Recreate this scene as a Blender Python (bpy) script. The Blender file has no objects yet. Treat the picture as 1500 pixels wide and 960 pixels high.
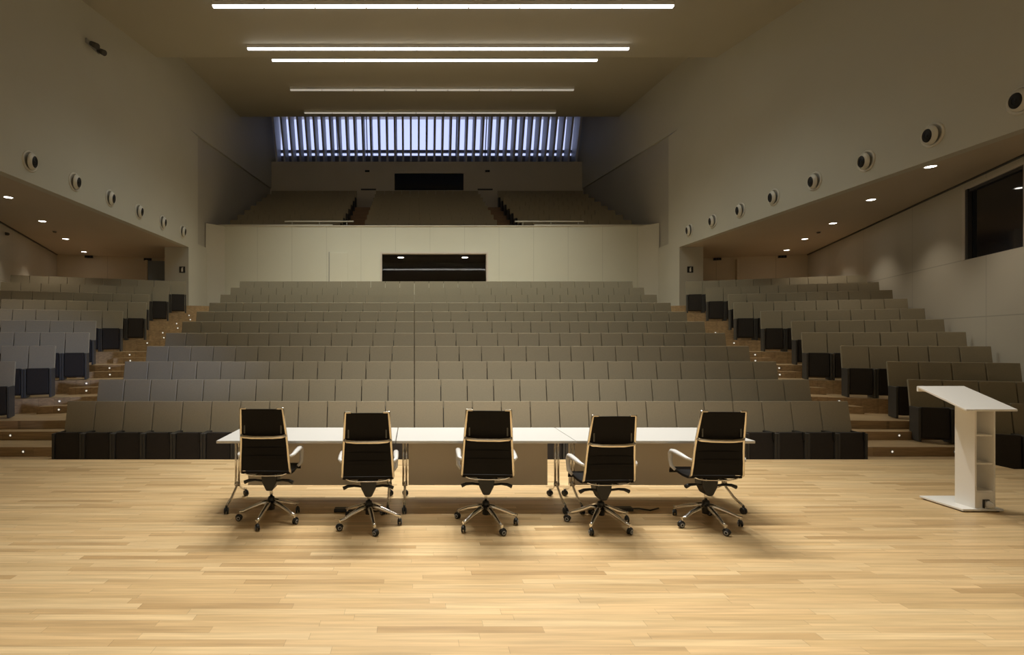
import bpy, bmesh, math, random
from mathutils import Vector, Matrix
random.seed(7)
S = bpy.context.scene
COL = S.collection
PI = math.pi
EYE = 1.84                       # eye height above the stage boards
XC = 0.825                       # axis of the hall

# ------------------------------------------------------------------ helpers
class MB:
    def __init__(s): s.bm = bmesh.new()
    def _faces(s, verts, faces, mi=0):
        vs = [s.bm.verts.new(v) for v in verts]
        out = []
        for f in faces:
            fc = s.bm.faces.new([vs[i] for i in f]); fc.material_index = mi; out.append(fc)
        return vs, out
    def box(s, x0, x1, y0, y1, z0, z1, bev=0, mi=0, M=None, seg=2):
        v = [(x, y, z) for z in (z0, z1) for y in (y0, y1) for x in (x0, x1)]
        if M is not None: v = [tuple(M @ Vector(p)) for p in v]
        vs, fs = s._faces(v, [(0,2,3,1),(4,5,7,6),(0,1,5,4),(2,6,7,3),(0,4,6,2),(1,3,7,5)], mi)
        if bev: s._bevel(fs, bev, seg)
        return s
    def _bevel(s, fs, bev, seg=2):
        es = list({e for f in fs for e in f.edges})
        mi = fs[0].material_index
        r = bmesh.ops.bevel(s.bm, geom=es, offset=bev, segments=seg, profile=.5, affect='EDGES', clamp_overlap=True)
        for f in r['faces']: f.material_index = mi
    def prism(s, pts, a, b, axis='z', bev=0, mi=0, M=None):
        """polygon pts extruded from a to b along axis. axis z: (x,y); axis x: (y,z); axis y: (x,z)"""
        def P(p, t):
            return {'z': (p[0], p[1], t), 'x': (t, p[0], p[1]), 'y': (p[0], t, p[1])}[axis]
        n = len(pts)
        v = [P(p, a) for p in pts] + [P(p, b) for p in pts]
        if M is not None: v = [tuple(M @ Vector(p)) for p in v]
        fs = [tuple(range(n))[::-1], tuple(range(n, 2*n))] + [(i, (i+1) % n, n+(i+1) % n, n+i) for i in range(n)]
        vs, fc = s._faces(v, fs, mi)
        bmesh.ops.recalc_face_normals(s.bm, faces=fc)
        if bev: s._bevel(fc, bev)
        return s
    def tube(s, p0, p1, r0, r1=None, n=12, mi=0):
        r1 = r0 if r1 is None else r1
        p0, p1 = Vector(p0), Vector(p1)
        d = (p1-p0).normalized()
        a = d.orthogonal().normalized(); b = d.cross(a)
        v = []
        for p, r in ((p0, r0), (p1, r1)):
            for i in range(n):
                t = 2*PI*i/n
                v.append(tuple(p + a*(r*math.cos(t)) + b*(r*math.sin(t))))
        vs, fc = s._faces(v, [tuple(range(n))[::-1], tuple(range(n, 2*n))] + [(i, (i+1) % n, n+(i+1) % n, n+i) for i in range(n)], mi)
        bmesh.ops.recalc_face_normals(s.bm, faces=fc)
        for f in fc[2:]: f.smooth = True
        return s
    def path(s, pts, r, n=10, mi=0, sx=1.0, up=None):
        """swept tube through pts; sx flattens it along the sideways direction"""
        pts = [Vector(p) for p in pts]
        rings = []
        for i, p in enumerate(pts):
            t = (pts[min(i+1, len(pts)-1)] - pts[max(i-1, 0)]).normalized()
            ref = Vector(up) if up else (Vector((1, 0, 0)) if abs(t.x) < .9 else Vector((0, 0, 1)))
            a = (ref - t*ref.dot(t)).normalized(); b = t.cross(a)
            rr = r[i] if isinstance(r, (list, tuple)) else r
            rings.append([s.bm.verts.new(p + a*(rr*sx*math.cos(2*PI*k/n)) + b*(rr*math.sin(2*PI*k/n))) for k in range(n)])
        fc = []
        for i in range(len(rings)-1):
            for k in range(n):
                f = s.bm.faces.new([rings[i][k], rings[i][(k+1) % n], rings[i+1][(k+1) % n], rings[i+1][k]])
                f.smooth = True; f.material_index = mi; fc.append(f)
        for rg in (rings[0][::-1], rings[-1]):
            f = s.bm.faces.new(rg); f.material_index = mi; fc.append(f)
        bmesh.ops.recalc_face_normals(s.bm, faces=fc)
        return s
    def lathe(s, prof, n=24, M=None, mi=0, smooth=True):
        """prof: list of (r, z) turned about z"""
        M = M or Matrix()
        rings = []
        for r, z in prof:
            if r < 1e-6: rings.append([s.bm.verts.new(M @ Vector((0, 0, z)))])
            else: rings.append([s.bm.verts.new(M @ Vector((r*math.cos(2*PI*k/n), r*math.sin(2*PI*k/n), z))) for k in range(n)])
        fc = []
        for A, B in zip(rings, rings[1:]):
            for k in range(n):
                k2 = (k+1) % n
                if len(A) == 1 and len(B) == 1: continue
                if len(A) == 1: vs = [A[0], B[k2], B[k]]
                elif len(B) == 1: vs = [A[k], A[k2], B[0]]
                else: vs = [A[k], A[k2], B[k2], B[k]]
                f = s.bm.faces.new(vs); f.smooth = smooth; f.material_index = mi; fc.append(f)
        bmesh.ops.recalc_face_normals(s.bm, faces=fc)
        return s
    def build(s, name, mat, parent=None, loc=None, rot=None):
        me = bpy.data.meshes.new(name)
        s.bm.to_mesh(me); s.bm.free()
        for m in (mat if isinstance(mat, (list, tuple)) else [mat]): me.materials.append(m)
        o = bpy.data.objects.new(name, me); COL.objects.link(o)
        if parent: o.parent = parent
        if loc: o.location = loc
        if rot: o.rotation_euler = rot
        return o

def tag(o, label=None, cat=None, group=None, kind=None):
    if label: o['label'] = label
    if cat: o['category'] = cat
    if group: o['group'] = group
    if kind: o['kind'] = kind
    return o
def empty(name, loc=(0, 0, 0), rz=0):
    o = bpy.data.objects.new(name, None); COL.objects.link(o)
    o.location = loc; o.rotation_euler = (0, 0, rz); o.empty_display_size = .1
    return o
def struct(o): o['kind'] = 'structure'; return o
def clone(root, loc, rz):
    r = root.copy(); COL.objects.link(r); r.location = loc; r.rotation_euler = (0, 0, rz)
    for ch in list(root.children):
        c = ch.copy(); COL.objects.link(c); c.parent = r
        for g in list(ch.children):
            d = g.copy(); COL.objects.link(d); d.parent = c
    return r
ORD = ['', 'first', 'second', 'third', 'fourth', 'fifth', 'sixth', 'seventh', 'eighth', 'ninth', 'tenth', 'eleventh', 'twelfth',
       'thirteenth', 'fourteenth', 'fifteenth', 'sixteenth']
def mirror(x): return 2*XC - x

# ------------------------------------------------------------------ materials
def mat(name, col, rough=.5, metal=0, spec=.5, emit=None, es=0):
    m = bpy.data.materials.new(name); m.use_nodes = True
    b = m.node_tree.nodes['Principled BSDF']
    b.inputs['Base Color'].default_value = (*col, 1); b.inputs['Roughness'].default_value = rough
    b.inputs['Metallic'].default_value = metal; b.inputs['Specular IOR Level'].default_value = spec
    if emit: b.inputs['Emission Color'].default_value = (*emit, 1); b.inputs['Emission Strength'].default_value = es
    return m
def nodes(m): return m.node_tree.nodes, m.node_tree.links, m.node_tree.nodes['Principled BSDF']
def noise_tint(m, col, scale=6, amt=.12, stretch=(1, 1, 1), bump=0, bscale=300):
    """a little uneven colour, and a fine weave bump"""
    n, l, b = nodes(m)
    tc = n.new('ShaderNodeTexCoord'); mp = n.new('ShaderNodeMapping'); mp.inputs['Scale'].default_value = stretch
    nz = n.new('ShaderNodeTexNoise'); nz.inputs['Scale'].default_value = scale; nz.inputs['Detail'].default_value = 4
    mx = n.new('ShaderNodeMix'); mx.data_type = 'RGBA'
    mx.inputs['A'].default_value = (*[c*(1-amt) for c in col], 1); mx.inputs['B'].default_value = (*[min(1, c*(1+amt)) for c in col], 1)
    l.new(tc.outputs['Object'], mp.inputs['Vector']); l.new(mp.outputs['Vector'], nz.inputs['Vector'])
    l.new(nz.outputs['Fac'], mx.inputs['Factor']); l.new(mx.outputs['Result'], b.inputs['Base Color'])
    if bump:
        n2 = n.new('ShaderNodeTexNoise'); n2.inputs['Scale'].default_value = bscale
        bp = n.new('ShaderNodeBump'); bp.inputs['Strength'].default_value = bump; bp.inputs['Distance'].default_value = .002
        l.new(tc.outputs['Object'], n2.inputs['Vector']); l.new(n2.outputs['Fac'], bp.inputs['Height']); l.new(bp.outputs['Normal'], b.inputs['Normal'])
    return m
def math_node(m, op, a, b=None):
    n, l, _ = nodes(m)
    q = n.new('ShaderNodeMath'); q.operation = op
    for i, v in enumerate((a, b)):
        if v is None: continue
        if isinstance(v, (int, float)): q.inputs[i].default_value = v
        else: l.new(v, q.inputs[i])
    return q.outputs[0]
def planks(name, cols, row=.075, length=1.1, rough=.4, along='X', grain=.25):
    """strip parquet: every strip its own tone, fine grain along it"""
    m = mat(name, cols[0], rough); n, l, b = nodes(m)
    tc = n.new('ShaderNodeTexCoord'); sp = n.new('ShaderNodeSeparateXYZ'); l.new(tc.outputs['Object'], sp.inputs[0])
    u, v = (sp.outputs['X'], sp.outputs['Y']) if along == 'X' else (sp.outputs['Y'], sp.outputs['X'])
    r = math_node(m, 'FLOOR', math_node(m, 'DIVIDE', v, row))
    wn = n.new('ShaderNodeTexWhiteNoise'); wn.noise_dimensions = '1D'; l.new(r, wn.inputs['W'])
    off = math_node(m, 'MULTIPLY', wn.outputs['Value'], 9.7)
    uu = math_node(m, 'ADD', math_node(m, 'DIVIDE', u, length), off)
    pl = math_node(m, 'FLOOR', uu)
    cb = n.new('ShaderNodeCombineXYZ'); l.new(pl, cb.inputs[0]); l.new(r, cb.inputs[1])
    w2 = n.new('ShaderNodeTexWhiteNoise'); w2.noise_dimensions = '2D'; l.new(cb.outputs[0], w2.inputs['Vector'])
    rp = n.new('ShaderNodeValToRGB'); e = rp.color_ramp.elements
    e[0].color = (*cols[0], 1); e[1].color = (*cols[-1], 1)
    for i, c in enumerate(cols[1:-1]):
        q = e.new((i+1)/(len(cols)-1)); q.color = (*c, 1)
    l.new(w2.outputs['Value'], rp.inputs['Fac'])
    mp = n.new('ShaderNodeMapping'); mp.inputs['Scale'].default_value = (1.6, 30, 30) if along == 'X' else (30, 1.6, 30)
    l.new(tc.outputs['Object'], mp.inputs['Vector'])
    ad = n.new('ShaderNodeVectorMath'); ad.operation = 'ADD'; l.new(mp.outputs['Vector'], ad.inputs[0]); l.new(w2.outputs['Color'], ad.inputs[1])
    nz = n.new('ShaderNodeTexNoise'); nz.inputs['Scale'].default_value = 1; nz.inputs['Detail'].default_value = 5; l.new(ad.outputs[0], nz.inputs['Vector'])
    mr = n.new('ShaderNodeMapRange'); mr.inputs['From Min'].default_value = .3; mr.inputs['From Max'].default_value = .7
    mr.inputs['To Min'].default_value = 1-grain; mr.inputs['To Max'].default_value = 1+grain*.35
    l.new(nz.outputs['Fac'], mr.inputs['Value'])
    # thin joint between the strips
    fr = math_node(m, 'FRACT', math_node(m, 'DIVIDE', v, row))
    j1 = math_node(m, 'LESS_THAN', fr, .03)
    j2 = math_node(m, 'LESS_THAN', math_node(m, 'FRACT', uu), .003)
    jj = math_node(m, 'MULTIPLY', math_node(m, 'MAXIMUM', j1, j2), -.28)
    fac = math_node(m, 'ADD', mr.outputs[0], jj)
    vm = n.new('ShaderNodeVectorMath'); vm.operation = 'SCALE'; l.new(rp.outputs['Color'], vm.inputs[0]); l.new(fac, vm.inputs['Scale'])
    l.new(vm.outputs[0], b.inputs['Base Color'])
    return m
def panelled(name, col, rough=.55, h_lines=(), v_step=0, axis='Y', v_off=0, w=.012, dark=.72):
    """painted boards with thin shadow-gap joints at given heights and every v_step along axis"""
    m = mat(name, col, rough); n, l, b = nodes(m)
    tc = n.new('ShaderNodeTexCoord'); sp = n.new('ShaderNodeSeparateXYZ'); l.new(tc.outputs['Object'], sp.inputs[0])
    tot = None
    for z in h_lines:
        q = math_node(m, 'LESS_THAN', math_node(m, 'ABSOLUTE', math_node(m, 'SUBTRACT', sp.outputs['Z'], z)), w)
        tot = q if tot is None else math_node(m, 'MAXIMUM', tot, q)
    if v_step:
        f = math_node(m, 'FRACT', math_node(m, 'DIVIDE', math_node(m, 'ADD', sp.outputs[axis], v_off + 100*v_step), v_step))
        q = math_node(m, 'LESS_THAN', f, 1.6*w/v_step)
        tot = q if tot is None else math_node(m, 'MAXIMUM', tot, q)
    nz = n.new('ShaderNodeTexNoise'); nz.inputs['Scale'].default_value = .6; nz.inputs['Detail'].default_value = 3
    l.new(tc.outputs['Object'], nz.inputs['Vector'])
    base = n.new('ShaderNodeMix'); base.data_type = 'RGBA'
    base.inputs['A'].default_value = (*[c*.95 for c in col], 1); base.inputs['B'].default_value = (*[c*1.05 for c in col], 1)
    l.new(nz.outputs['Fac'], base.inputs['Factor'])
    if tot is None: l.new(base.outputs['Result'], b.inputs['Base Color'])
    else:
        mx = n.new('ShaderNodeMix'); mx.data_type = 'RGBA'; mx.inputs['B'].default_value = (*[c*dark for c in col], 1)
        l.new(base.outputs['Result'], mx.inputs['A']); l.new(tot, mx.inputs['Factor']); l.new(mx.outputs['Result'], b.inputs['Base Color'])
    return m
def glassy(name, tint, refl=.08, rough=.02):
    m = bpy.data.materials.new(name); m.use_nodes = True
    n, l = m.node_tree.nodes, m.node_tree.links
    n.remove(n['Principled BSDF'])
    t = n.new('ShaderNodeBsdfTransparent'); t.inputs['Color'].default_value = (*tint, 1)
    g = n.new('ShaderNodeBsdfGlossy'); g.inputs['Roughness'].default_value = rough
    fr = n.new('ShaderNodeFresnel'); fr.inputs['IOR'].default_value = 1.5
    mx = n.new('ShaderNodeMixShader')
    l.new(fr.outputs[0], mx.inputs[0]); l.new(t.outputs[0], mx.inputs[1]); l.new(g.outputs[0], mx.inputs[2])
    l.new(mx.outputs[0], n['Material Output'].inputs['Surface'])
    return m

WALL = (.55, .54, .475)
M = {}
M['wall_up'] = panelled('wall_paint', WALL, .6)
M['wall_shade'] = panelled('shaded_wall_paint', (.43, .42, .385), .5)  # wall colour darkened to paint in the shade of the gallery recess
M['wall_side'] = panelled('side_wall_boards', (.56, .53, .46), .45, h_lines=(2.35, 3.77), v_step=3.1, axis='Y', v_off=.4)
M['wall_back'] = panelled('rear_wall_boards', (.62, .55, .43), .55, v_step=2.4, axis='X')
M['balcony'] = panelled('balcony_boards', (.66, .66, .57), .5, v_step=1.63, axis='X', v_off=.9, w=.012, dark=.8)
M['gallery'] = panelled('gallery_wall', (.62, .56, .46), .6)
M['ceiling'] = panelled('ceiling_paint', (.46, .43, .35), .7)
M['soffit'] = panelled('soffit_paint', (.52, .45, .36), .6)
M['stage'] = planks('stage_strip_parquet', [(.50, .33, .155), (.66, .46, .235), (.72, .53, .29), (.60, .415, .205), (.70, .49, .255)], .072, 1.05, .38, grain=.22)
M['stage_edge'] = mat('stage_front_wood', (.55, .38, .19), .5)
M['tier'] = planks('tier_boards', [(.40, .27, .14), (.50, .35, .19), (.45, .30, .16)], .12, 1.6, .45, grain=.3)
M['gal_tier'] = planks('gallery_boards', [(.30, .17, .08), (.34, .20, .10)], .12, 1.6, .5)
M['fabric'] = noise_tint(mat('taupe_fabric', (.31, .268, .19), .85, spec=.25), (.31, .268, .19), 40, .10, bump=.3, bscale=500)
M['seat_dark'] = noise_tint(mat('seat_underside', (.030, .025, .022), .6, spec=.35), (.030, .025, .022), 20, .15)
M['side_dark'] = mat('charcoal_panel', (.060, .056, .050), .5, spec=.4)
M['black'] = mat('black_plastic', (.012, .012, .012), .4)
M['mesh'] = noise_tint(mat('black_mesh', (.007, .006, .006), .7, spec=.2), (.007, .006, .006), 60, .3)
M['chrome'] = mat('chrome', (.86, .84, .81), .2, 1)
M['alu'] = mat('polished_aluminium', (.80, .74, .64), .22, 1)
M['white'] = mat('white_laminate', (.64, .63, .61), .35)
M['film'] = mat('milky_film', (.72, .71, .70), .22, spec=.7)
M['modesty'] = mat('taupe_board', (.76, .68, .56), .6)
M['lectern'] = mat('lectern_white', (.82, .80, .765), .4)
M['tag'] = mat('grey_stitching', (.10, .10, .09), .6)
M['grey'] = mat('grey_plastic', (.35, .35, .35), .4)
M['lamp_on'] = mat('lit_diffuser', (.9, .9, .88), .4, emit=(1, .98, .93), es=4)
M['lamp_dim'] = mat('dim_diffuser', (.7, .68, .62), .5, emit=(1, .93, .8), es=.30)
M['down_on'] = mat('downlight_lens', (.9, .9, .9), .4, emit=(1, .94, .84), es=14)
M['ring'] = mat('white_ring', (.66, .64, .58), .45)
M['nozzle'] = mat('white_nozzle', (.70, .68, .62), .4)
M['hole'] = mat('nozzle_grille', (.008, .008, .009), .6)
M['dark_glass'] = mat('dark_glass', (.016, .018, .024), .04, spec=.55)
M['blue_glass'] = mat('blue_grey_glass', (.20, .25, .30), .10, spec=.5)
M['frame_pale'] = mat('pale_jamb', (.62, .57, .52), .5)
M['frame_dark'] = mat('dark_frame', (.03, .03, .035), .4)
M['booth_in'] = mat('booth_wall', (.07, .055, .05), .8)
M['blade'] = mat('grey_louvre', (.58, .59, .62), .5)
M['sky_frame'] = mat('skylight_frame', (.22, .23, .28), .5)
M['rail'] = mat('pale_rail', (.60, .57, .48), .4, 0)
M['sign_black'] = mat('sign_black', (.02, .018, .016), .5)
M['sign_white'] = mat('sign_white', (.75, .72, .66), .5)
M['dot'] = mat('step_lens', (.8, .75, .65), .3, emit=(1, .9, .75), es=.8)
M['pane'] = glassy('window_pane', (.93, .95, 1.0))
M['booth_pane'] = glassy('booth_pane', (.75, .72, .70))

# ------------------------------------------------------------------ measures
F0 = -.5675                                   # hall floor in front of row one
RISE = .335
D = [0] + [9.865 + .974*k for k in range(12)]  # depth of the centre rows (top of the backs)
def zf(k): return F0 + RISE*(k-1)
TH = math.radians(22.21)
UX, UY = math.cos(TH), -math.sin(TH)          # along a right-hand side row, away from the aisle
NX, NY = math.sin(TH), math.cos(TH)           # towards the back of the side block
E1X, E1Y, SP = 11.904, 9.058, .9339
NS = [0, 3, 4, 4, 5, 6, 6, 7, 8, 8, 9, 10]    # seats in each side row
PITCH = .55
SOF = EYE + 3.85                              # soffit height
XU = XC + 10.33                               # right upper wall
TAN = math.tan(TH)
def wall_x(d): return 8.33 + TAN*d            # right outer wall in plan
DP = 21.84                                    # pier depth
DB = 24.5                                     # balcony front
DW = 34.5                                     # far back wall
def c1(d): return EYE + 10.38 - .165*(19.15-d)
def c2(d): return EYE + 12.10 - .09*(28.3-d)

# ------------------------------------------------------------------ the shell
b = MB(); b.prism([(-11.5, -5), (13.2, -5), (13.2, 7.30), (8.44, 7.30), (8.44, 7.88), (mirror(8.44), 7.88), (mirror(8.44), 7.30), (-11.5, 7.30)], -.6, 0)
fl = struct(b.build('floor', M['stage']))
b = MB(); b.box(-11, 12.7, 7.0, 26, F0-.2, F0); struct(b.build('floor_hall', M['tier']))
for k in range(2, 13):
    zt, zb = zf(k), zf(k-1)
    # right half of the front edge, from the centre outwards
    def L(x, kk=k):                            # side front edge line at x
        ex, ey = E1X + (kk-1)*SP*NX - .52*NX, E1Y + (kk-1)*SP*NY - .52*NY
        return ey + (ex-x)*TAN
    fk = D[k-1] + .02
    XB = 8.45
    xw = 21
    if k == 2:
        xx = XB + (L(XB)-9.885)/TAN; half = [(XB, fk), (xx, 9.885)]
    elif k == 3:
        xx = XB + (L(XB)-10.85)/TAN; half = [(XB, fk), (XB, 11.02), (xx, 10.85)]
    else: half = [(XB, fk), (XB, L(XB))]
    half.append((xw, L(xw)))
    pts = half + [(xw, 27), (mirror(xw), 27)] + [(mirror(x), y) for x, y in half[::-1]]
    b = MB(); b.prism(pts, zb if k > 2 else F0-.02, zt)
    struct(b.build('floor_tier', M['tier']))
    # the half steps in the two aisles
    for s in (1, -1):
        b = MB()
        if k <= 3:
            y1 = 9.885 if k == 2 else 10.93; y0 = y1-.33
            x0, x1 = (XB-.02, 10.75); x0, x1 = (x0, x1) if s > 0 else (mirror(x1), mirror(x0))
            b.box(x0, x1, y0, y1, zb, zb+RISE/2)
        elif k < 12:
            x0, x1 = XB+.03, 10.35 - .05*(k % 3)
            q = [(x0, L(x0)), (x0, L(x0)-.30), (x1, L(x1)-.30), (x1, L(x1))]
            if s < 0: q = [(mirror(x), y) for x, y in q]
            b.prism(q, zb, zb+RISE/2)
        else: b.bm.free(); continue
        struct(b.build('aisle_step', M['tier']))
# outer side walls (splayed), right and left
for s, nm in ((1, 'wall_right'), (-1, 'wall_left')):
    mx = (lambda x: x) if s > 0 else mirror
    d0 = (XU-8.33)/TAN; d1 = 23.8
    pts = [(XU, -5), (XU, d0), (wall_x(d1), d1), (wall_x(d1)+.3, d1+.2), (XU+.4, d0-.2), (XU+.4, -5)]
    if s > 0:
        # leave the control window open in the wall: the wall is split round it
        da, db_ = 10.78, 12.85
        b = MB()
        b.prism([(XU, -5), (XU, d0), (wall_x(da), da), (wall_x(da)+.3, da-.1), (XU+.4, d0-.2), (XU+.4, -5)], -.7, SOF)
        b.prism([(wall_x(db_), db_), (wall_x(d1), d1), (wall_x(d1)+.3, d1+.2), (wall_x(db_)+.3, db_-.1)], -.7, SOF)
        b.prism([(wall_x(da), da), (wall_x(db_), db_), (wall_x(db_)+.3, db_-.1), (wall_x(da)+.3, da-.1)], -.7, 3.77)
        b.prism([(wall_x(da), da), (wall_x(db_), db_), (wall_x(db_)+.3, db_-.1), (wall_x(da)+.3, da-.1)], SOF-.14, SOF)
        struct(b.build(nm, M['wall_side']))
    else:
        b = MB(); b.prism([(mx(x), y) for x, y in pts], -.7, SOF); struct(b.build(nm, M['wall_side']))
    # soffit over the side block
    b = MB(); b.prism([(mx(x), y) for x, y in [(XU+.25, -5), (21, -5), (21, 27), (XU+.25, 27)]], SOF, SOF+.25)
    struct(b.build('ceiling_soffit', M['soffit']))
    # dark shadow gap where soffit and wall meet
    b = MB(); g0, g1 = d0+.1, d1-.02
    b.prism([(mx(x), y) for x, y in [(wall_x(g0), g0), (wall_x(g1), g1), (wall_x(g1)-.05, g1), (wall_x(g0)-.05, g0)]], SOF-.035, SOF-.001)
    struct(b.build('trim_1', M['frame_dark']))
    # rear wall of the side block
    b = MB(); b.prism([(mx(x), y) for x, y in [(18.2, 23.75), (11.3, 25.6), (11.3, 25.9), (18.3, 24.05)]], 2.6, SOF+.1)
    struct(b.build('wall_rear', M['wall_back']))
    # upper wall
    x0, x1 = sorted((mx(XU), mx(XU+.25)))
    b = MB(); b.prism([(-5, SOF), (DP, SOF), (DP, c2(DP)+.6), (19.15, c2(19.15)+.6), (-5, c2(19.15)+.6)], x0, x1, 'x')
    b.box(x0, x1, DP-.001, DP+.93, SOF, 10.7); b.prism([(DP, 10.69), (DW+1.6, 11.95), (DW+1.6, 17.7), (DP, 17.7)], x0, x1, 'x')
    struct(b.build('wall_upper', M['wall_up']))
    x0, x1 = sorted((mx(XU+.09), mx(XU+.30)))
    b = MB(); b.box(x0, x1, DP+.92, DW+1.6, -.7, 12.5); struct(b.build('wall_gallery_side', M['wall_shade']))
    # pier at the end of the soffit, with its return to the balcony
    x0, x1 = sorted((mx(XU), mx(12.16)))
    b = MB(); b.box(x0, x1, DP, DP+.9, 2.2, SOF-.001); struct(b.build('wall_pier', M['wall_up']))
    x0, x1 = sorted((mx(XU+.02), mx(XU+.12)))
    b = MB(); b.box(x0, x1, DP+.89, DB-.4, 2.2, SOF+.3); struct(b.build('wall_return', M['wall_up']))
    b = MB(); b.prism([(mx(x), y) for x, y in [(XC+9.77, DB), (XU+.05, DB-.75), (XU+.2, DB-.5), (XC+9.9, DB+.2)]], 2.2, EYE+5.29)
    struct(b.build('wall_chamfer', M['wall_up']))
# ceilings
b = MB(); b.prism([(-5, c1(-5)), (19.15, c1(19.15)), (19.15, c2(19.15)+.5), (18.9, c2(19.15)+.5), (18.9, c1(18.9)+.3), (-5, c1(-5)+.3)], -10, 11.65, 'x')
struct(b.build('ceiling', M['ceiling']))
b = MB(); b.prism([(18.95, c2(18.95)), (28.3, c2(28.3)), (28.3, 17.7), (27.9, 17.7), (27.9, c2(27.9)+.3), (18.95, c2(18.95)+.3)], -10, 11.65, 'x')
struct(b.build('ceiling_rear', M['ceiling']))
b = MB(); b.box(-10, 11.65, 27.9, 37, 17.46, 17.8); struct(b.build('ceiling_shaft', M['gallery']))
b = MB(); b.box(-12, 13.5, -5.3, -5, -.7, 14); struct(b.build('wall_front', M['wall_up']))
# balcony front with the control-booth window
ZB = EYE + 5.29
bx0, bx1 = -1.58, 3.45
bz0, bz1 = EYE + 2.55, EYE + 4.03
b = MB()
b.box(XC-9.8, bx0, DB, DB+.25, 2.2, ZB); b.box(bx1, XC+9.8, DB, DB+.25, 2.2, ZB)
b.box(bx0, bx1, DB, DB+.25, 2.2, bz0); b.box(bx0, bx1, DB, DB+.25, bz1, ZB)
struct(b.build('wall_balcony', M['balcony']))
b = MB(); b.box(XC-10.3, XC+10.3, DB-.02, DB+.34, ZB-.005, ZB+.05, .01); struct(b.build('trim_2', M['rail']))
b = MB()
for x0, x1, z0, z1 in ((bx0-.03, bx0+.05, bz0, bz1+.05), (bx1-.05, bx1+.03, bz0, bz1+.05), (bx0+.05, bx1-.05, bz1-.03, bz1+.05), (bx0+.05, bx1-.05, bz0, bz0+.05)):
    b.box(x0, x1, DB-.03, DB+.27, z0, z1, .005)
w = struct(b.build('window_1', M['frame_pale']))
b = MB(); zz0, zz1 = bz0+.05, bz1-.03
b.prism([(DB+.06, zz0), (DB+.07, zz0), (DB+.07+.221*(zz1-zz0), zz1), (DB+.06+.221*(zz1-zz0), zz1)], bx0+.05, bx1-.05, 'x')
b.build('window_glass', M['booth_pane'], w)
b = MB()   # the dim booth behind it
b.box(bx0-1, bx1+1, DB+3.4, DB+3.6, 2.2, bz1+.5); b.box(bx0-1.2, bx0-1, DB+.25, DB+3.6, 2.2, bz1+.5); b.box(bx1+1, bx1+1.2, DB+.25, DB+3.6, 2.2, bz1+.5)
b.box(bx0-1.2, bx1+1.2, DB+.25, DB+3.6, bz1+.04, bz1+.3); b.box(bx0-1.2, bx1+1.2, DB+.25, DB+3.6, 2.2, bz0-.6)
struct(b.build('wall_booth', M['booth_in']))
# pale leaf of a door set flush in the balcony front
b = MB(); b.box(-4.0, -3.13, DB-.045, DB-.002, zf(12), EYE+4.05, .006)
dr = struct(b.build('door_1', M['balcony']))
b = MB(); b.box(-3.26, -3.20, DB-.085, DB-.045, zf(12)+.95, zf(12)+1.12, .008); b.build('door_handle', M['grey'], dr)
b = MB(); b.box(-4.035, -4.0, DB-.03, DB-.002, zf(12), EYE+4.08); struct(b.build('trim_3', M['grey']))
# gallery tiers
GD = [25.9 + 1.07*i for i in range(8)]
GZ = [EYE + 5.92 - 1.215 + .512*i for i in range(8)]
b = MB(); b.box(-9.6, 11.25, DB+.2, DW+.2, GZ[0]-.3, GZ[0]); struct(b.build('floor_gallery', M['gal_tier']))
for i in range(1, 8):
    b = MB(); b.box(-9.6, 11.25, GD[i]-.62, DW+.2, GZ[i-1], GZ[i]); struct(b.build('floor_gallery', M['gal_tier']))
for x0, x1 in ((-3.62, -2.52), (4.17, 5.27)):
    for i in range(1, 8):
        b = MB(); b.box(x0, x1, GD[i]-.62-.33, GD[i]-.62, GZ[i-1], (GZ[i-1]+GZ[i])/2); struct(b.build('aisle_step', M['gal_tier']))
# far back wall with the dark projection window
ZW = EYE + 11.76
px0, px1, pz0, pz1 = -1.32, 3.27, EYE+9.85, EYE+10.98
b = MB()
b.box(-9.8, px0, DW, DW+.3, -.7, ZW); b.box(px1, 11.45, DW, DW+.3, -.7, ZW)
b.box(px0, px1, DW, DW+.3, -.7, pz0); b.box(px0, px1, DW, DW+.3, pz1, ZW)
b.box(-9.8, 11.45, DW+.3, DW+2.4, ZW-.2, ZW)
struct(b.build('wall_back', M['gallery']))
b = MB()
for x0, x1, z0, z1 in ((px0-.07, px0, pz0-.07, pz1+.07), (px1, px1+.07, pz0-.07, pz1+.07), (px0, px1, pz1, pz1+.07), (px0, px1, pz0-.07, pz0)):
    b.box(x0, x1, DW-.02, DW+.1, z0, z1, .005)
w = struct(b.build('window_2', M['gallery']))
b = MB(); b.box(px0, px1, DW+.06, DW+.08, pz0, pz1); b.build('window_glass', M['dark_glass'], w)
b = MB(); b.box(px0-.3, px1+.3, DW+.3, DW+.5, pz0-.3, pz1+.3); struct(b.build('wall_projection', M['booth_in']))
# dark slots over the two gallery aisles
for xa in (-3.05, 4.7):
    b = MB(); b.box(xa-.5, xa+.5, DW-.05, DW+.01, EYE+9.86, EYE+9.95); struct(b.build('trim_4', M['frame_dark']))
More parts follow.
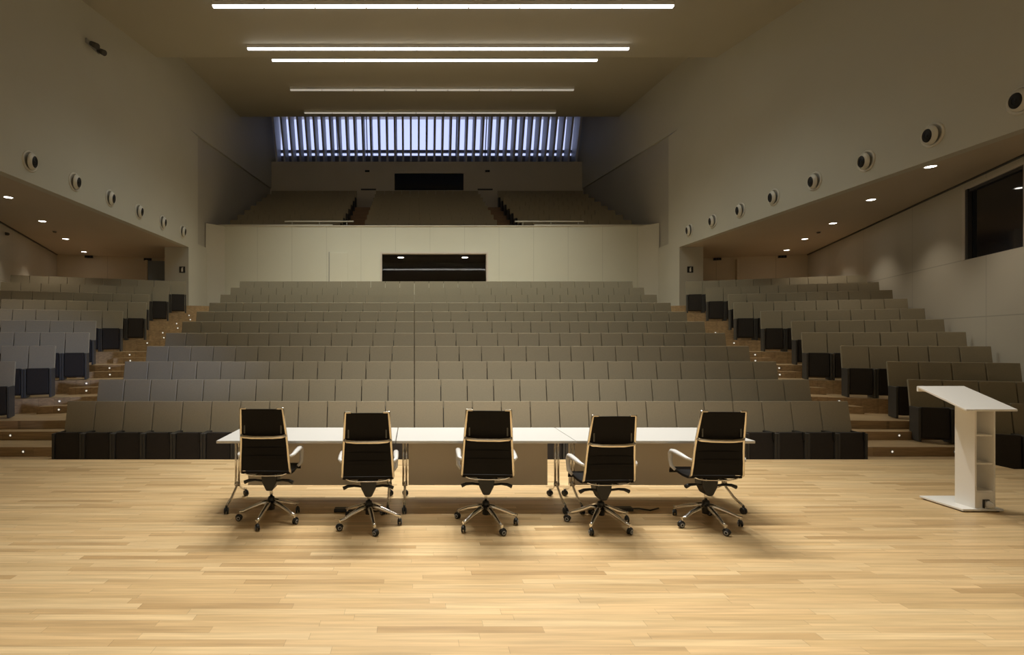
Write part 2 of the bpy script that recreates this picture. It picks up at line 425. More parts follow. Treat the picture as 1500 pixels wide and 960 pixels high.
# skylight strip with louvres
w = MB(); zt, zb = EYE+15.6, EYE+12.2
for x0, x1 in ((-9.6, -9.4), (11.05, 11.25)): w.prism([(36.2, zb), (36.35, zb), (35.1, zt), (34.95, zt)], x0, x1, 'x')
for f0, f1 in ((-.14, .145), (.20, .25), (.97, 1)):
    ya, yb = 36.2-1.25*f0, 36.2-1.25*f1; za, zz = zb+(zt-zb)*f0, zb+(zt-zb)*f1
    w.prism([(ya, za), (ya+.15, za), (yb+.15, zz), (yb, zz)], -9.4, 11.05, 'x')
for i in range(1, 10):
    x = -9.4 + 20.45*i/10
    w.prism([(36.2, zb), (36.3, zb), (35.05, zt), (34.95, zt)], x-.03, x+.03, 'x')
wn = struct(w.build('window_3', M['sky_frame']))
g = MB(); g.prism([(36.26, zb), (36.27, zb), (35.02, zt), (35.01, zt)], -9.4, 11.05, 'x'); g.build('window_glass', M['pane'], wn)
NB = 39
for i in range(NB):
    x = -9.27 + 20.19*i/(NB-1)
    b = MB(); b.prism([(35.05, ZW), (36.15, ZW), (34.88, zt), (33.4, zt)], -.06, .06, 'x')
    o = b.build('louvre_blade', M['blade'], None, (x, 0, 0))
    n = i+1
    lab = ('grey vertical louvre under the skylight, ' + (f'{ORD[n]} from its left end' if n <= 16 else f'{ORD[NB-i]} from its right end' if NB-i <= 16 else
           ('in the exact middle' if n == 20 else f'{ORD[20-n] if n < 20 else ORD[n-20]} {"left" if n < 20 else "right"} of the middle')))
    tag(o, lab, 'louvre', 'louvres of the skylight')
# side walls of the light shaft end
for s in (1, -1):
    mx = (lambda x: x) if s > 0 else mirror
    x0, x1 = sorted((mx(XU), mx(XU+.3)))
    b = MB(); b.box(x0, x1, DW+1.5, 37, 11, 17.7); struct(b.build('wall_shaft', M['wall_up']))

# control window in the right side wall
b = MB()
da, db_ = 10.78, 12.85
P = lambda d, o: (wall_x(d)+o, d - o*TAN)       # offset o into the wall
def strip(bm, d0, d1, o0, o1, z0, z1): bm.prism([P(d0, o0), P(d1, o0), P(d1, o1), P(d0, o1)], z0, z1)
strip(b, db_-.10, db_, -.012, .2, 3.77, SOF-.14)
strip(b, da, da+.08, -.012, .2, 3.77, SOF-.14)
strip(b, da+.08, db_-.10, -.005, .2, SOF-.2, SOF-.14)
w = struct(b.build('window_4', M['frame_pale']))
b = MB(); strip(b, da+.08, db_-.10, .08, .10, 3.77, SOF-.2); b.build('window_glass', M['dark_glass'], w)
b = MB(); strip(b, db_-.19, db_-.101, .0, .075, 3.77, SOF-.2); strip(b, da+.081, da+.13, .0, .075, 3.77, SOF-.2); strip(b, da+.13, db_-.19, .03, .075, SOF-.27, SOF-.2)
b.build('window_sash', M['frame_dark'], w)
# blue-grey glazed door beside the left pier
b = MB(); b.prism([(-12.75, 24.70), (-10.3, 25.36), (-10.3, 25.42), (-12.75, 24.765)], zf(12), EYE+3.71)
dd = struct(b.build('door_2', M['blue_glass']))
b = MB(); b.box(-10.95, -10.90, 25.10, 25.19, zf(12)+.9, zf(12)+1.3, .01); b.build('door_handle', M['grey'], dd)
# post strips on the rear walls of the side blocks
for x, y in ((mirror(14.35)-.05, 24.70), (15.25, 24.46)):
    b = MB(); b.box(x-.06, x+.06, y-.04, y+.12, zf(12), SOF-.12); struct(b.build('trim_5', M['wall_back']))

# ------------------------------------------------------------------ auditorium seats
SW = .536
def back_pts(): return [(-.105, .635), (0, 1.215), (.055, 1.205), (-.045, .625)]
def pan_pts(): return [(-.425, .10), (-.405, .69), (-.29, .68), (-.33, .06), (-.40, .06)]
def make_seat(first_row=False):
    r = empty('auditorium_seat')
    b = MB(); b.prism(back_pts(), -SW/2, SW/2, 'x', .012); b.build('backrest', M['fabric'], r)
    b = MB(); b.prism(pan_pts(), -.215, .215, 'x', .012); b.build('seat_pan', M['seat_dark'], r)
    for s in (-1, 1):
        x0, x1 = sorted((s*.228, s*.272))
        b = MB(); b.box(x0, x1, -.435, -.06, 0, .675, .008); b.build('side_panel', M['side_dark'], r)
    if first_row:
        b = MB(); b.box(.196, .224, -.437, -.40, .55, .70, .003); b.build('hinge_clip', M['black'], r)
    return r
def seat_into(bm, Mx):
    bm.prism(back_pts(), -SW/2, SW/2, 'x', 0, 0, Mx)
    bm.prism(pan_pts(), -.215, .215, 'x', 0, 1, Mx)
    bm.box(-.272, -.228, -.435, -.06, 0, .675, 0, 2, Mx); bm.box(.228, .272, -.435, -.06, 0, .675, 0, 2, Mx)
F_PX, VX = 760.0, 607.0
def in_frame(x, y):
    px = [VX + F_PX*(x+dx)/(y+dy) for dx in (-.28, .28) for dy in (-.4, 0)]
    return max(px) > 2 and min(px) < 1498
proto = {True: make_seat(True), False: make_seat(False)}
used = {True: False, False: False}
def put_seat(x, y, z, rz, label, group, first=False):
    if not used[first]:
        o = proto[first]; used[first] = True; o.location = (x, y, z); o.rotation_euler = (0, 0, rz)
    else: o = clone(proto[first], (x, y, z), rz)
    return tag(o, label, 'seat', group)
rest = MB()
def rest_seat(x, y, z, rz): seat_into(rest, Matrix.Translation((x, y, z)) @ Matrix.Rotation(rz, 4, 'Z'))
for k in range(1, 12):
    for j in range(27):
        x = -6.6 + PITCH*(j+.5)
        if k <= 8:
            if j < 13: w = f'{ORD[j+1]} from the left aisle'
            elif j == 13: w = 'midway between the two aisles'
            else: w = f'{ORD[27-j]} from the right aisle'
            put_seat(x, D[k], zf(k), 0, f'taupe folded seat in the {ORD[k]} row of the centre block, {w}', 'seats of the centre block', k == 1)
        else: rest_seat(x, D[k], zf(k), 0)
for s, nm in ((1, 'right'), (-1, 'left')):
    for k in range(1, 12):
        for j in range(NS[k]):              # counted from the aisle
            t = (NS[k]-j-.5)*PITCH
            x = E1X + (k-1)*SP*NX - t*UX; y = E1Y + (k-1)*SP*NY - t*UY
            if s < 0: x = mirror(x)
            if not in_frame(x, y): continue
            z = zf(k)+.012
            if k <= 9:
                put_seat(x, y, z, -s*TH, f'taupe folded seat in the {ORD[k]} row of the {nm} block, {ORD[j+1]} from the aisle steps', f'seats of the {nm} block')
            else: rest_seat(x, y, z, -s*TH)
for i in range(8):
    for x0, n in ((-9.2, 10), (-2.475, 12), (5.35, 10)):
        for j in range(n): rest_seat(x0+PITCH*(j+.5), GD[i], GZ[i], 0)
o = rest.build('rear_seats', [M['fabric'], M['seat_dark'], M['side_dark']])
tag(o, 'small distant taupe seats in the last stalls rows and up on the dark balcony', 'seats', None, 'stuff')

# ------------------------------------------------------------------ office chairs
def make_chair(x, y, rz, phase, dz, label):
    r = empty('office_chair', (x, y, 0), rz)
    R = .305
    b = MB(); b.lathe([(0, .105), (.034, .105), (.036, .215), (.03, .232), (.022, .238), (0, .238)], 20); b.build('hub', M['black'], r)
    for k in range(5):
        a = math.radians(phase + 72*k); ca, sa = math.cos(a), math.sin(a)
        b = MB()
        pts = [(ca*q, sa*q, zz) for q, zz in ((.02, .185), (.09, .170), (.19, .135), (.27, .100), (R+.01, .092))]
        b.path(pts, [.027, .025, .021, .017, .014], 10); b.tube((ca*R, sa*R, .098), (ca*R, sa*R, .055), .008)
        b.build('base_leg', M['chrome'], r)
        # caster: twin wheel under a hood, swivelled a little differently each time
        t = a + 1.1 + .9*k; ct, st = math.cos(t), math.sin(t)
        cx, cy = ca*R - ct*.012, sa*R - st*.012
        Mx = Matrix.Translation((cx, cy, .0305)) @ Matrix.Rotation(t, 4, 'Z') @ Matrix.Rotation(PI/2, 4, 'X')
        b = MB()
        for o_ in (-.019, .007):
            b.lathe([(0, o_), (.024, o_), (.030, o_+.003), (.030, o_+.009), (.024, o_+.012), (0, o_+.012)], 18, Mx)
        b.path([Vector((cx, cy, .0305)) + Vector((ct*math.cos(q)*.034, st*math.cos(q)*.034, math.sin(q)*.034)) for q in [math.radians(v) for v in range(10, 171, 20)]], .006, 8, up=(-st, ct, 0), sx=2.2)
        c = b.build('caster', M['black'], r)
        b = MB(); b.lathe([(.011, -.0215), (.019, -.0215), (.019, -.0185), (.011, -.0185), (.011, -.0215)], 18, Mx); b.lathe([(.011, .0185), (.019, .0185), (.019, .0215), (.011, .0215), (.011, .0185)], 18, Mx)
        b.build('caster_ring', M['grey'], c)
    b = MB(); b.tube((0, 0, .23), (0, 0, .36+dz), .014); b.build('gas_lift', M['chrome'], r)
    b = MB(); b.prism([(-.03, .31), (.03, .31), (.075, .40), (.082, .485), (-.082, .485), (-.075, .40)], -.085, .075, 'y', .014, 0, Matrix.Translation((0, 0, dz)))
    b.build('tilt_mechanism', M['black'], r)
    for s in (-1, 1):
        b = MB(); b.path([(s*.06, -.07, .412+dz), (s*.14, -.08, .424+dz), (s*.20, -.085, .420+dz), (s*.243, -.09, .402+dz)], [.014, .015, .019, .024], 8, sx=.8)
        b.build('lever', M['black'], r)
    # sling seat, a shallow curve
    prof = [(-.20, .530), (-.12, .505), (0, .498), (.14, .508), (.22, .512), (.262, .492), (.275, .462)]
    b = MB(); b.prism([(p, z+.012) for p, z in prof] + [(p, z-.012) for p, z in prof[::-1]], -.235, .235, 'x', 0, 0, Matrix.Translation((0, 0, dz)))
    b.build('seat', M['mesh'], r)
    # back: slightly bowed panel, wide below and narrower above
    bp = [(-.205, .548), (-.222, .66), (-.232, .78), (-.252, .90), (-.285, 1.03), (-.318, 1.165)]
    def wid(z): return .232 - .040*(z-.548)/.617
    b = MB(); rows = []
    for yb, z in bp:
        w_ = wid(z); rows.append([(-w_, yb, z+dz), (-w_*.5, yb+.006, z+dz), (0, yb+.008, z+dz), (w_*.5, yb+.006, z+dz), (w_, yb, z+dz)])
    fr = [[b.bm.verts.new((p[0], p[1]+.008, p[2])) for p in q] for q in rows]; bk = [[b.bm.verts.new((p[0], p[1]-.008, p[2])) for p in q] for q in rows]
    fc = []
    for i in range(len(rows)-1):
        for j in range(4):
            fc.append(b.bm.faces.new([fr[i][j], fr[i+1][j], fr[i+1][j+1], fr[i][j+1]])); fc.append(b.bm.faces.new([bk[i][j], bk[i][j+1], bk[i+1][j+1], bk[i+1][j]]))
        for j in (0, 4): fc.append(b.bm.faces.new([fr[i][j], bk[i][j], bk[i+1][j], fr[i+1][j]]))
    for i in (0, -1):
        for j in range(4): fc.append(b.bm.faces.new([fr[i][j], fr[i][j+1], bk[i][j+1], bk[i][j]]))
    bmesh.ops.recalc_face_normals(b.bm, faces=fc)
    for f in fc: f.smooth = False
    # welted seams across the panel
    for zz, yy in ((.70, -.2255), (.78, -.232), (.86, -.2455)):
        b.box(-wid(zz)+.02, wid(zz)-.02, yy-.0088, yy-.004, zz+dz-.002, zz+dz+.002)
    b.build('backrest', M['mesh'], r)
    for s in (-1, 1):
        b = MB(); pts = [(s*(wid(z)+.010), yb, z+dz) for yb, z in bp]
        pts = [(s*(wid(.548)+.004), -.17, .520+dz)] + pts + [(s*(wid(1.165)+.004), -.316, 1.178+dz)]
        b.path(pts, .0125, 8, up=(1, 0, 0), sx=1.0)
        b.box(*sorted((s*(wid(1.165)-.045), s*(wid(1.165)+.012))), -.33, -.305, 1.163+dz, 1.180+dz, .004)
        b.build('back_rail', M['alu'], r)
        # stitched flap next to the rail
        b = MB(); b.box(*sorted((s*(wid(.97)-.035), s*(wid(.97)-.022))), -.285, -.279, .925+dz, 1.02+dz, .002, M=Matrix.Translation((0, 0, 0)))
        b.build('mesh_tag', M['tag'], r)
    w_ = wid(.90)
    b = MB(); b.path([(-w_-.006, -.257, .905+dz), (-w_+.02, -.280, .895+dz), (-w_*.5, -.290, .889+dz), (0, -.291, .888+dz), (w_*.5, -.290, .889+dz), (w_-.02, -.280, .895+dz), (w_+.006, -.257, .905+dz)], .0145, 8, up=(0, 0, 1), sx=1.25)
    b.build('crossbar', M['alu'], r)
    b = MB(); b.path([(-.225, -.19, .528+dz), (-.17, -.20, .507+dz), (-.11, -.20, .498+dz), (0, -.20, .496+dz), (.11, -.20, .498+dz), (.17, -.20, .507+dz), (.225, -.19, .528+dz)], .007, 8, up=(0, 0, 1))
    for s in (-1, 1): b.path([(s*.10, -.20, .498+dz), (s*.085, -.12, .488+dz), (s*.07, -.02, .480+dz)], .010, 8)
    b.build('seat_stretcher', M['chrome'], r)
    for s in (-1, 1):
        b = MB(); X = s*.268
        b.path([(s*.243, -.225, .690+dz), (X, -.17, .700+dz), (X, -.05, .706+dz), (X, .08, .710+dz), (X, .14, .704+dz), (X, .175, .672+dz), (X, .175, .61+dz), (X, .155, .55+dz), (s*.238, .13, .512+dz)],
               [.012, .016, .021, .022, .021, .019, .017, .016, .013], 10, up=(1, 0, 0), sx=1.25)
        b.build('armrest', M['film'], r)
    return tag(r, label, 'chair', 'black office chairs along the tables')
make_chair(-1.453, 5.27, math.radians(-1), 45, .0, 'black high-backed office chair at the left end of the white tables')
make_chair(-.45, 5.13, math.radians(2), 67, -.018, 'black office chair just left of the joint between first and second tables')
make_chair(.705, 5.12, math.radians(-3), 6, .004, 'black office chair in the middle, behind the centre table')
make_chair(1.834, 5.105, math.radians(2), 15.5, -.045, 'black office chair just right of the joint between centre and right tables')
make_chair(2.89, 5.144, math.radians(-2), 58, -.010, 'black office chair at the right end of the tables, nearest the lectern')

# ------------------------------------------------------------------ folding tables
TX = [-2.056, -.193, 1.670, 3.534]
TN, TF, TZ = 5.37, 6.17, .78
def make_table(x0, x1, label):
    cx, cy = (x0+x1)/2, (TN+TF)/2
    r = empty('folding_table', (cx, cy, 0)); hw = (x1-x0)/2 - .004; hd = (TF-TN)/2
    b = MB(); b.box(-hw, hw, -hd, hd, TZ-.028, TZ, .004); b.build('tabletop', M['white'], r)
    b = MB(); b.box(-hw+.12, hw-.12, .255, .275, .135, TZ-.075, .003)
    for x in (-hw+.3, hw-.3): b.box(x-.02, x+.02, .25, .28, TZ-.08, TZ-.029)
    b.build('modesty_panel', M['modesty'], r)
    b = MB()
    for yy in (-.16, .16): b.box(-hw+.1, hw-.1, yy-.02, yy+.02, TZ-.058, TZ-.0285, .003)
    b.build('under_rail', M['side_dark'], r)
    for s in (-1, 1):
        X = s*(hw-.083)
        b = MB()
        for o_ in (-.017, .017):
            b.tube((X+o_, 0, TZ-.029), (X+o_, 0, .20), .0125, .0125)
        b.box(X-.05, X+.05, -.12, .12, TZ-.045, TZ-.0285, .003)
        b.path([(X, .01, .24), (X, -.03, .195), (X, -.17, .125), (X, -.335, .082)], .0135, 10)
        b.path([(X, -.01, .24), (X, .05, .195), (X, .17, .125), (X, .295, .082)], .0135, 10)
        b.tube((X-.03, 0, .22), (X+.03, 0, .22), .013)
        lg = b.build('leg_frame', M['chrome'], r)
        for yy in (-.335, .295):
            b = MB(); Mx = Matrix.Translation((X, yy, .034)) @ Matrix.Rotation(.5 + yy, 4, 'Z') @ Matrix.Rotation(PI/2, 4, 'Y')
            for o_ in (-.022, .006): b.lathe([(0, o_), (.027, o_), (.0335, o_+.004), (.0335, o_+.012), (.027, o_+.016), (0, o_+.016)], 18, Mx)
            b.tube((X, yy, .03), (X, yy, .085), .012); b.build('caster', M['black'], lg)
    return tag(r, label, 'table', 'white folding tables')
make_table(TX[0], TX[1], 'white-topped folding table on casters, left one of three in a row')
make_table(TX[1], TX[2], 'white-topped folding table on casters, middle one of three in a row')
make_table(TX[2], TX[3], 'white-topped folding table on casters, right one, nearest the lectern')
# floor socket boxes with their cables
for x, y, L_, lab in ((-.72, 5.52, .26, 'flat black cable box on the floor behind the second chair from left'), (2.15, 5.55, .36, 'flat black cable box on the floor behind the fourth chair from left')):
    r = empty('cable_box', (x, y, 0))
    b = MB(); b.box(-L_/2, L_/2, -.04, .04, 0.001, .035, .006); b.build('casing', M['black'], r)
    b = MB(); b.path([(L_/2-.01, 0, .018), (L_/2+.08, .02, .012), (L_/2+.18, -.03, .010), (L_/2+.30, .04, .010)], .008, 8); b.build('cable', M['black'], r)
    tag(r, lab, 'cable box')

# ------------------------------------------------------------------ lectern
r = empty('lectern', (6.0, 5.72, 0))
b = MB(); b.box(-.20, .235, -.235, .24, .012, .034, .004); b.build('base_plate', M['lectern'], r)
c = MB()
for x in (-.17, .20):
    for y in (-.20, .20): c.lathe([(0, 0), (.018, 0), (.018, .012), (0, .012)], 14, Matrix.Translation((x, y, 0)))
c.build('base_foot', M['black'], r)
x0, x1, y0, y1 = -.052, .165, -.215, -.01
def ztop(y): return 1.115 + (y+.42)*.37 - .012
b = MB()
b.prism([(y0, .034), (y1, .034), (y1, ztop(y1)), (y0, ztop(y0))], x0, x0+.018, 'x'); b.prism([(y0, .034), (y1, .034), (y1, ztop(y1)), (y0, ztop(y0))], x1-.018, x1, 'x')
b.prism([(y1-.018, .034), (y1, .034), (y1, ztop(y1)), (y1-.018, ztop(y1-.018))], x0+.018, x1-.018, 'x')
b.build('column', M['lectern'], r)
for zz in (.205, .50, .80):
    b = MB(); b.box(x0+.018, x1-.018, y0+.012, y1-.018, zz, zz+.016); b.build('shelf', M['lectern'], r)
b = MB(); b.box(x0+.018, x1-.018, y0+.004, y0+.018, .034, .205); k_ = b.build('kick_panel', M['lectern'], r)
Mx = Matrix.Translation((.082, y0-.016, .078)) @ Matrix.Rotation(.75, 4, 'Z') @ Matrix.Rotation(PI/2, 4, 'Y')
b = MB(); b.lathe([(0, -.012), (.034, -.012), (.038, -.008), (.038, .010), (.034, .014), (0, .014)], 18, Mx); wh = b.build('wheel', M['white'], r)
b = MB(); b.box(.030, .044, y0-.012, y0+.003, .04, .13, .003); b.box(.044, .095, y0-.012, y0+.003, .120, .13, .003); b.build('wheel_bracket', M['black'], r)
b = MB(); y0b, y1b = -.42, .10; xa, xb = -.36, .165
b.prism([(y0b, 1.115), (y1b, 1.115+.52*.37), (y1b, 1.093+.52*.37), (y0b, 1.093)], xa, xb, 'x', .004); b.build('reading_desk', M['lectern'], r)
b = MB(); b.box(xa, xb, y1b-.012, y1b+.006, 1.245, 1.115+.52*.37-.004, .002); b.build('front_lip', M['lectern'], r)
tag(r, 'white lectern with slanted top, open shelves and flat base plate', 'lectern')

# ------------------------------------------------------------------ ball air nozzles on the upper walls
def nozzle(x, y, z, s, lab):
    r = empty('air_nozzle', (x, y, z))
    q = PI/2 if s < 0 else -PI/2
    A = Matrix.Rotation(q, 4, 'Y')                    # local z points into the room
    b = MB(); b.lathe([(0, -.006), (.262, -.006), (.262, .012), (.245, .026), (.215, .030), (.205, .012), (0, .010)], 40, A); b.build('flange', M['ring'], r)
    T = A @ Matrix.Translation((0, 0, .012)) @ (A.inverted() @ Matrix.Rotation(math.radians(-10 if s > 0 else 10), 4, 'Z') @ A) @ (A.inverted() @ Matrix.Rotation(math.radians(-6*s), 4, 'Y') @ A)
    b = MB()
    R0 = .205; prof = [(R0*math.sin(a), .03 + R0*math.cos(a)*.50) for a in [math.radians(v) for v in range(88, 47, -5)]]
    prof += [(.147, .112), (.140, .100), (.138, .05)]
    b.lathe(prof, 40, T); b.build('nozzle_ball', M['nozzle'], r)
    b = MB(); b.lathe([(0, .098), (.139, .098), (.139, .088), (0, .088)], 32, T); b.lathe([(0, .109), (.03, .107), (.03, .098), (0, .098)], 16, T)
    b.lathe([(.075, .104), (.09, .104), (.09, .098), (.075, .098), (.075, .104)], 32, T); b.build('nozzle_grille', M['hole'], r)
    tag(r, lab, 'air vent', 'round air nozzles on the upper walls')
for i in range(8):
    d = 9.52 + 1.645*i
    nozzle(XU, d, EYE+4.38, 1, f'round white air nozzle on the right wall, {ORD[i+1]} from the stage end')
for i in range(6):
    nozzle(mirror(XU), 12.83 + 1.69*i, EYE+4.38, -1, f'round white air nozzle on the left wall, {ORD[i+1]} from the stage end')

# ------------------------------------------------------------------ lamps
def line_light(d, z, on, lab):
    r = empty('linear_ceiling_light', (XC, d, z)); L_ = 13.25/2
    b = MB(); b.box(-L_, L_, -.055, .055, .012, .13, .004); b.build('housing', M['ring'], r)
    b = MB(); n = 9; w_ = 2*L_/n
    for i in range(n): b.box(-L_+w_*i+.015, -L_+w_*(i+1)-.015, -.05, .05, -.035, .0115, .004)
    b.build('diffuser', M['lamp_on'] if on else M['lamp_dim'], r)
    tag(r, lab, 'ceiling light', 'linear ceiling lights')
def area(name, loc, rot, sx, sy, watts, col, spread=180):
    l = bpy.data.lights.new(name, 'AREA'); l.shape = 'RECTANGLE'; l.size = sx; l.size_y = sy; l.energy = watts; l.color = col
    l.spread = math.radians(spread)
    o = bpy.data.objects.new(name, l); COL.objects.link(o); o.location = loc; o.rotation_euler = rot
    return o
LD = [(14.9, c1(14.9)-.13, 1), (18.0, c1(18)-.13, 1), (21.1, c2(21.1)-.13, 1), (24.2, c2(24.2)-.13, 0), (27.3, c2(27.3)-.13, 0)]
NAMES = ['brightest long line of light on the ceiling, nearest the stage', 'second long lit line on the ceiling, just before the step',
         'third long lit line on the ceiling, just past the step', 'dim thin line light on the rear ceiling, fourth from the stage', 'dim thin line light just in front of the skylight louvres']
for (d, z, on), lab in zip(LD, NAMES): line_light(d, z, on, lab)
WARM = (1, .96, .87)
for (d, z, on), (p, sp_) in zip(LD[:3], ((300, 115), (280, 110), (430, 80))):
    area('line_lamp', (XC, d, z-.06), (0, 0, 0), 13.2, .10, p, (.98, 1, .87), sp_)
# two more lines of the same run, over the front of the stage
for d, p, t in ((8.7, 150, 16), (4.6, 90, 0)):
    z = c1(d)-.13
    area('line_lamp', (XC, d, z), (math.radians(-t), 0, 0), 6.0, .10, p, WARM, 80)
# five theatre spots over the front of the stage
for i in range(5):
    l = bpy.data.lights.new('stage_spot', 'SPOT'); l.energy = 480; l.color = WARM; l.spot_size = math.radians(70); l.spot_blend = 1; l.shadow_soft_size = .07
    o = bpy.data.objects.new('stage_spot', l); COL.objects.link(o); o.location = (1.0 + 1.35*(i-2), 8.8, c1(8.8)-.25)
    o.rotation_euler = (Vector((1.2 + 1.35*(i-2), 3.9, 0)) - Vector(o.location)).to_track_quat('-Z', 'Y').to_euler()
# added fill, no fixtures: one brightens the seats, one the wall behind the camera
area('seat_fill', (XC+.4, 2.8, c1(2.8)-.2), (math.radians(44), 0, 0), 7, .15, 115, WARM, 56)
area('bounce_fill', (XC, 1.2, c1(1.2)-.2), (math.radians(-30), 0, 0), 8, .12, 260, WARM, 110)
# recessed downlights in the soffits
def downlight(x, y, lab):
    r = empty('downlight', (x, y, SOF))
    b = MB(); b.lathe([(.10, 0), (.135, 0), (.135, -.008), (.10, -.010), (.10, 0)], 28); b.build('trim_ring', M['ring'], r)
    b = MB(); b.lathe([(0, -.004), (.10, -.004), (.10, -.001), (0, -.001)], 28); b.build('lens', M['down_on'], r)
    tag(r, lab, 'downlight', 'downlights in the soffits')
    l = bpy.data.lights.new('down_lamp', 'SPOT'); l.energy = 115; l.color = (1, .86, .66); l.spot_size = math.radians(105); l.spot_blend = .7; l.shadow_soft_size = .09
    o = bpy.data.objects.new('down_lamp', l); COL.objects.link(o); o.location = (x, y, SOF-.03)
K = 3.85/3.8
for i, (x, y) in enumerate(((11.4, 11.46), (12.5, 14.2), (13.8, 17.1), (14.9, 19.8), (16.0, 22.3))):
    downlight(x*K, y*K, f'small lit downlight in the right soffit, {ORD[i+1]} from the stage end')
for i, (px, py) in enumerate(((12, 289), (62, 324), (96, 350), (123, 369))):
    d = 3.85*760/(496-py); downlight((px-607)*d/760, d, f'small lit downlight in the left soffit, {ORD[i+1]} from the stage end')
# two small lamps in the booth
for i, x in enumerate((-.68, 2.53)):
    r = empty('booth_downlight', (x, DB+1.5, bz1+.04))
    b = MB(); b.lathe([(.15, 0), (.18, 0), (.18, -.01), (.15, -.012), (.15, 0)], 24); b.build('trim_ring', M['ring'], r)
    b = MB(); b.lathe([(0, -.02), (.15, -.02), (.15, -.002), (0, -.002)], 24); b.build('lens', M['down_on'], r)
    tag(r, f'small lit ceiling lamp inside the booth window, {"left" if i == 0 else "right"} one of two', 'lamp')

# step lights on the aisle risers
def step_light(x, y, z, rz, lab):
    r = empty('step_light', (x, y, z), rz)
    A = Matrix.Rotation(PI/2, 4, 'X')
    b = MB(); b.lathe([(.020, 0), (.034, 0), (.034, .006), (.020, .008), (.020, 0)], 16, A); b.build('bezel', M['grey'], r)
    b = MB(); b.lathe([(0, 0), (.020, 0), (.018, .006), (0, .007)], 16, A); b.build('lens', M['dot'], r)
    tag(r, lab, 'step light', 'small lights on the aisle risers')
for s, nm in ((1, 'right'), (-1, 'left')):
    for k in range(2, 12):
        def Lk(x):
            ex, ey = E1X + (k-1)*SP*NX - .52*NX, E1Y + (k-1)*SP*NY - .52*NY
            return ey + (ex-x)*TAN
        x = 9.9
        if k == 2: spots = [(9.1, 9.885, zf(1)+.25, 0), (10.3, 9.885, zf(1)+.25, 0)]
        elif k == 3: spots = [(9.9, 10.6, zf(2)+.09, 0), (9.75, 10.95, zf(2)+.25, 0)]
        else: spots = [(x, Lk(x)-.30, zf(k-1)+.085, -TH), (x+.15, Lk(x+.15), zf(k-1)+.25, -TH)]
        for i, (xx, yy, zz, rz) in enumerate(spots):
            if s < 0: xx, rz = mirror(xx), -rz
            px = VX + F_PX*xx/yy
            if not 4 < px < 1496: continue
            step_light(xx, yy-.002, zz, rz, f'tiny round light on the {"lower" if i == 0 else "upper"} riser beside row {ORD[k]}, {nm} aisle')

# ------------------------------------------------------------------ small fittings
def exit_sign(x, lab):
    r = empty('pictogram_sign', (x, DP, EYE+2.9))
    b = MB(); b.box(-.125, .125, -.012, 0, -.13, .13, .004); b.build('plate', M['sign_black'], r)
    b = MB(); b.prism([(-.035, -.09), (.035, -.09), (.035, .03), (.02, .055), (.02, .07), (.05, .075), (.05, .09), (-.02, .09), (-.02, .055), (-.035, .03)], -.016, -.012, 'y'); b.build('pictogram', M['sign_white'], r)
    tag(r, lab, 'sign')
exit_sign((267-607)*DP/760, 'small black square sign with white extinguisher shape on left pier')
exit_sign((1011-607)*DP/760, 'small black square sign with white extinguisher shape on right pier')
def emergency(x, y, z, w_, h_, rz, lab, n=3):
    r = empty('emergency_light', (x, y, z), rz)
    b = MB(); b.box(-w_/2, w_/2, -.07, 0, -h_/2, h_/2, .01); b.build('casing', M['frame_dark'], r)
    for i in range(n):
        q = -w_/2 + w_*(i+.5)/n
        b = MB(); b.box(q-w_/n*.36, q+w_/n*.36, -.078, -.07, -h_/2+.02, h_/2-.02, .003); b.build('lens', M['dark_glass'], r)
    tag(r, lab, 'emergency light')
def on_rear(px, s):           # point on the rear wall of a side block at this bearing
    k = (px-607)/760
    # wall from (18.2,23.75) to (11.3,25.6)
    ax, ay, bx, by = 18.2, 23.75, 11.3, 25.6
    if s < 0: ax, bx = mirror(ax), mirror(bx)
    t = (ax-k*ay)/((ax-k*ay)-(bx-k*by)); return ax+(bx-ax)*t, ay+(by-ay)*t
RR = math.atan2(25.6-23.75, 6.9)
for px, py, s, lab in ((1050, 380, 1, 'small dark emergency light on the right rear wall, beside the pier'), (1145, 376.5, 1, 'small dark emergency light on the right rear wall, near the corner'),
                       (131, 376.5, -1, 'small dark emergency light on the left rear wall, near the corner'), (217, 380.5, -1, 'small dark emergency light on the left rear wall, beside the glass door')):
    x, y = on_rear(px, s); emergency(x, y-.02, EYE + (496-py)*y/760, .34, .12, -RR if s > 0 else RR, lab)
for px, lab in ((538, 'small dark emergency light on the back wall, left of the projection window'), (714, 'small dark emergency light on the back wall, right of the projection window')):
    emergency((px-607)*DW/760, DW+.006, EYE + 245*DW/760, .30, .12, 0, lab, 2)
# twin spotlight high on the left wall
r = empty('wall_spotlight', (mirror(XU), 15.3, EYE+8.62))
b = MB(); b.box(0, .05, -.32, .32, -.07, .07, .01); b.build('back_plate', M['grey'], r)
for yy in (-.18, .17):
    b = MB(); b.tube((.05, yy, 0), (.12, yy, -.01), .02); b.tube((.09, yy, -.02), (.30, yy-.06, -.14), .07, .085, 18); b.build('spot_head', M['side_dark'], r)
tag(r, 'twin-headed dark spotlight high on the left wall near the ceiling', 'spotlight')
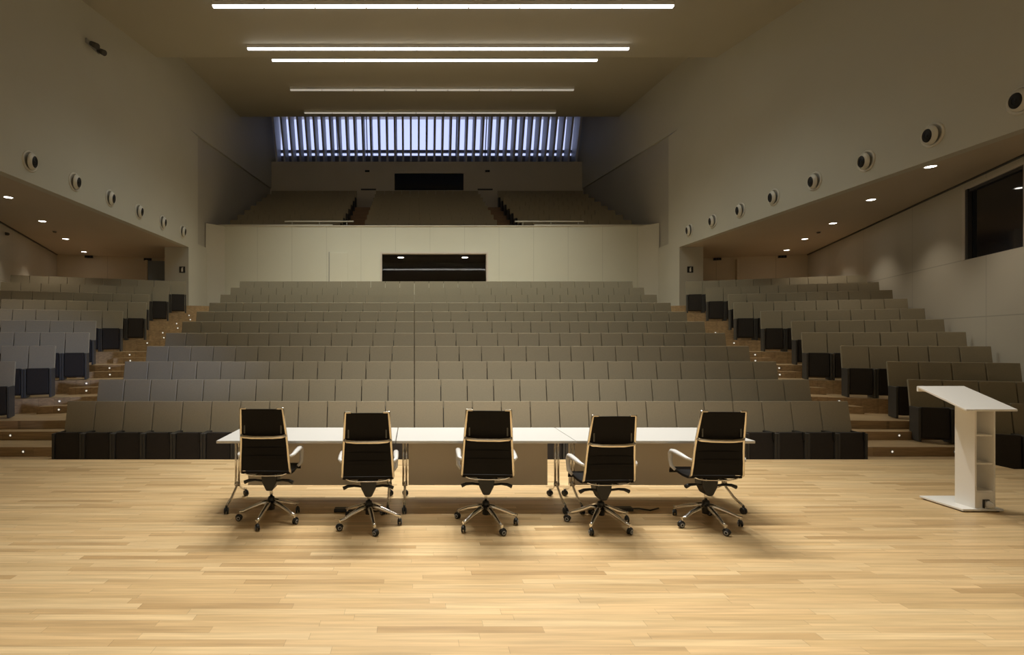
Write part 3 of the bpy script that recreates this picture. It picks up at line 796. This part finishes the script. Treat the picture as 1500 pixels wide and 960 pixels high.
# detectors
def detector(x, y, z, lab):
    r = empty('smoke_detector', (x, y, z))
    b = MB(); b.lathe([(0, 0), (.06, 0), (.06, -.02), (.045, -.045), (0, -.05)], 20); b.build('body', M['side_dark'], r)
    b = MB(); b.lathe([(.062, 0), (.075, 0), (.075, -.01), (.062, -.012), (.062, 0)], 20); b.build('rim', M['grey'], r)
    tag(r, lab, 'smoke detector')
for px, py, lab in ((1199, 340, 'small dark detector in the right soffit'), (80, 339, 'small dark detector in the left soffit')):
    d = 3.85*760/(496-py); detector((px-607)*d/760, d, SOF, lab)
r = empty('wall_camera', (mirror(wall_x(17.6)), 17.6, EYE+3.55), 0)
b = MB(); b.box(0, .06, -.05, .05, -.05, .05, .01); b.build('bracket', M['side_dark'], r)
b = MB(); b.tube((.05, -.02, 0), (.17, -.12, -.03), .045, .05, 16); b.build('camera_body', M['side_dark'], r)
tag(r, 'small dark camera high on the left side wall', 'camera')

# ------------------------------------------------------------------ balcony rails
def rail(x0, x1, d, z, h, posts, lab, r_=.03):
    r = empty('guard_rail', ((x0+x1)/2, d, z)); w_ = (x1-x0)/2
    b = MB(); b.box(-w_, w_, -r_, r_, h-.05, h, .008); b.build('handrail', M['rail'], r)
    for q in posts:
        b = MB(); b.tube((q-(x0+x1)/2, 0, 0), (q-(x0+x1)/2, 0, h-.05), .014, n=10); b.build('post', M['rail'], r)
    tag(r, lab, 'railing', 'railings on the balcony edge')
X_ = lambda px: (px-607)*(DB+.17)/760
ZR = ZB+.05
rail(X_(417), X_(518), DB+.17, ZR, .25, [X_(428), X_(468), X_(508)], 'short raised pale rail on posts, left side of the balcony edge')
rail(X_(754), X_(855), DB+.17, ZR, .25, [X_(766), X_(807), X_(847)], 'short raised pale rail on posts, right side of the balcony edge')
rail(X_(319), X_(487), DB+.22, ZR, .09, [X_(325), X_(380), X_(430), X_(482)], 'long low pale rail along the left part of the balcony edge')
rail(X_(783), X_(951), DB+.22, ZR, .09, [X_(790), X_(840), X_(900), X_(946)], 'long low pale rail along the right part of the balcony edge')

# ------------------------------------------------------------------ daylight, cool spill, camera
W = bpy.data.worlds.new('World'); S.world = W; W.use_nodes = True
bg = W.node_tree.nodes['Background']; bg.inputs['Color'].default_value = (.62, .68, 1.0, 1); bg.inputs['Strength'].default_value = 1.3
l = bpy.data.lights.new('cool_spill', 'SPOT'); l.energy = 6500; l.color = (.55, .66, 1); l.spot_size = math.radians(14.5); l.spot_blend = 1; l.shadow_soft_size = .3
o = bpy.data.objects.new('cool_spill', l); COL.objects.link(o); o.location = (9.5, 3.5, 5.2)
o.rotation_euler = (Vector((-9.5, 13.4, .9)) - Vector(o.location)).to_track_quat('-Z', 'Y').to_euler()

cam = bpy.data.cameras.new('camera'); co = bpy.data.objects.new('camera', cam); COL.objects.link(co)
cam.sensor_fit = 'HORIZONTAL'; cam.sensor_width = 36; cam.lens = 760*36/1500
cam.shift_x = (750-607)/1500; cam.shift_y = (496-480)/1500
cam.clip_start = .05; cam.clip_end = 200
co.location = (0, 0, EYE); co.rotation_euler = (PI/2, 0, 0)
S.camera = co
vs = S.view_settings
vs.view_transform = 'Standard'; vs.look = 'None'; vs.gamma = 1; vs.use_curve_mapping = False; vs.exposure = 0
S.cycles.use_denoising = True
S.cycles.max_bounces = 8; S.cycles.diffuse_bounces = 5
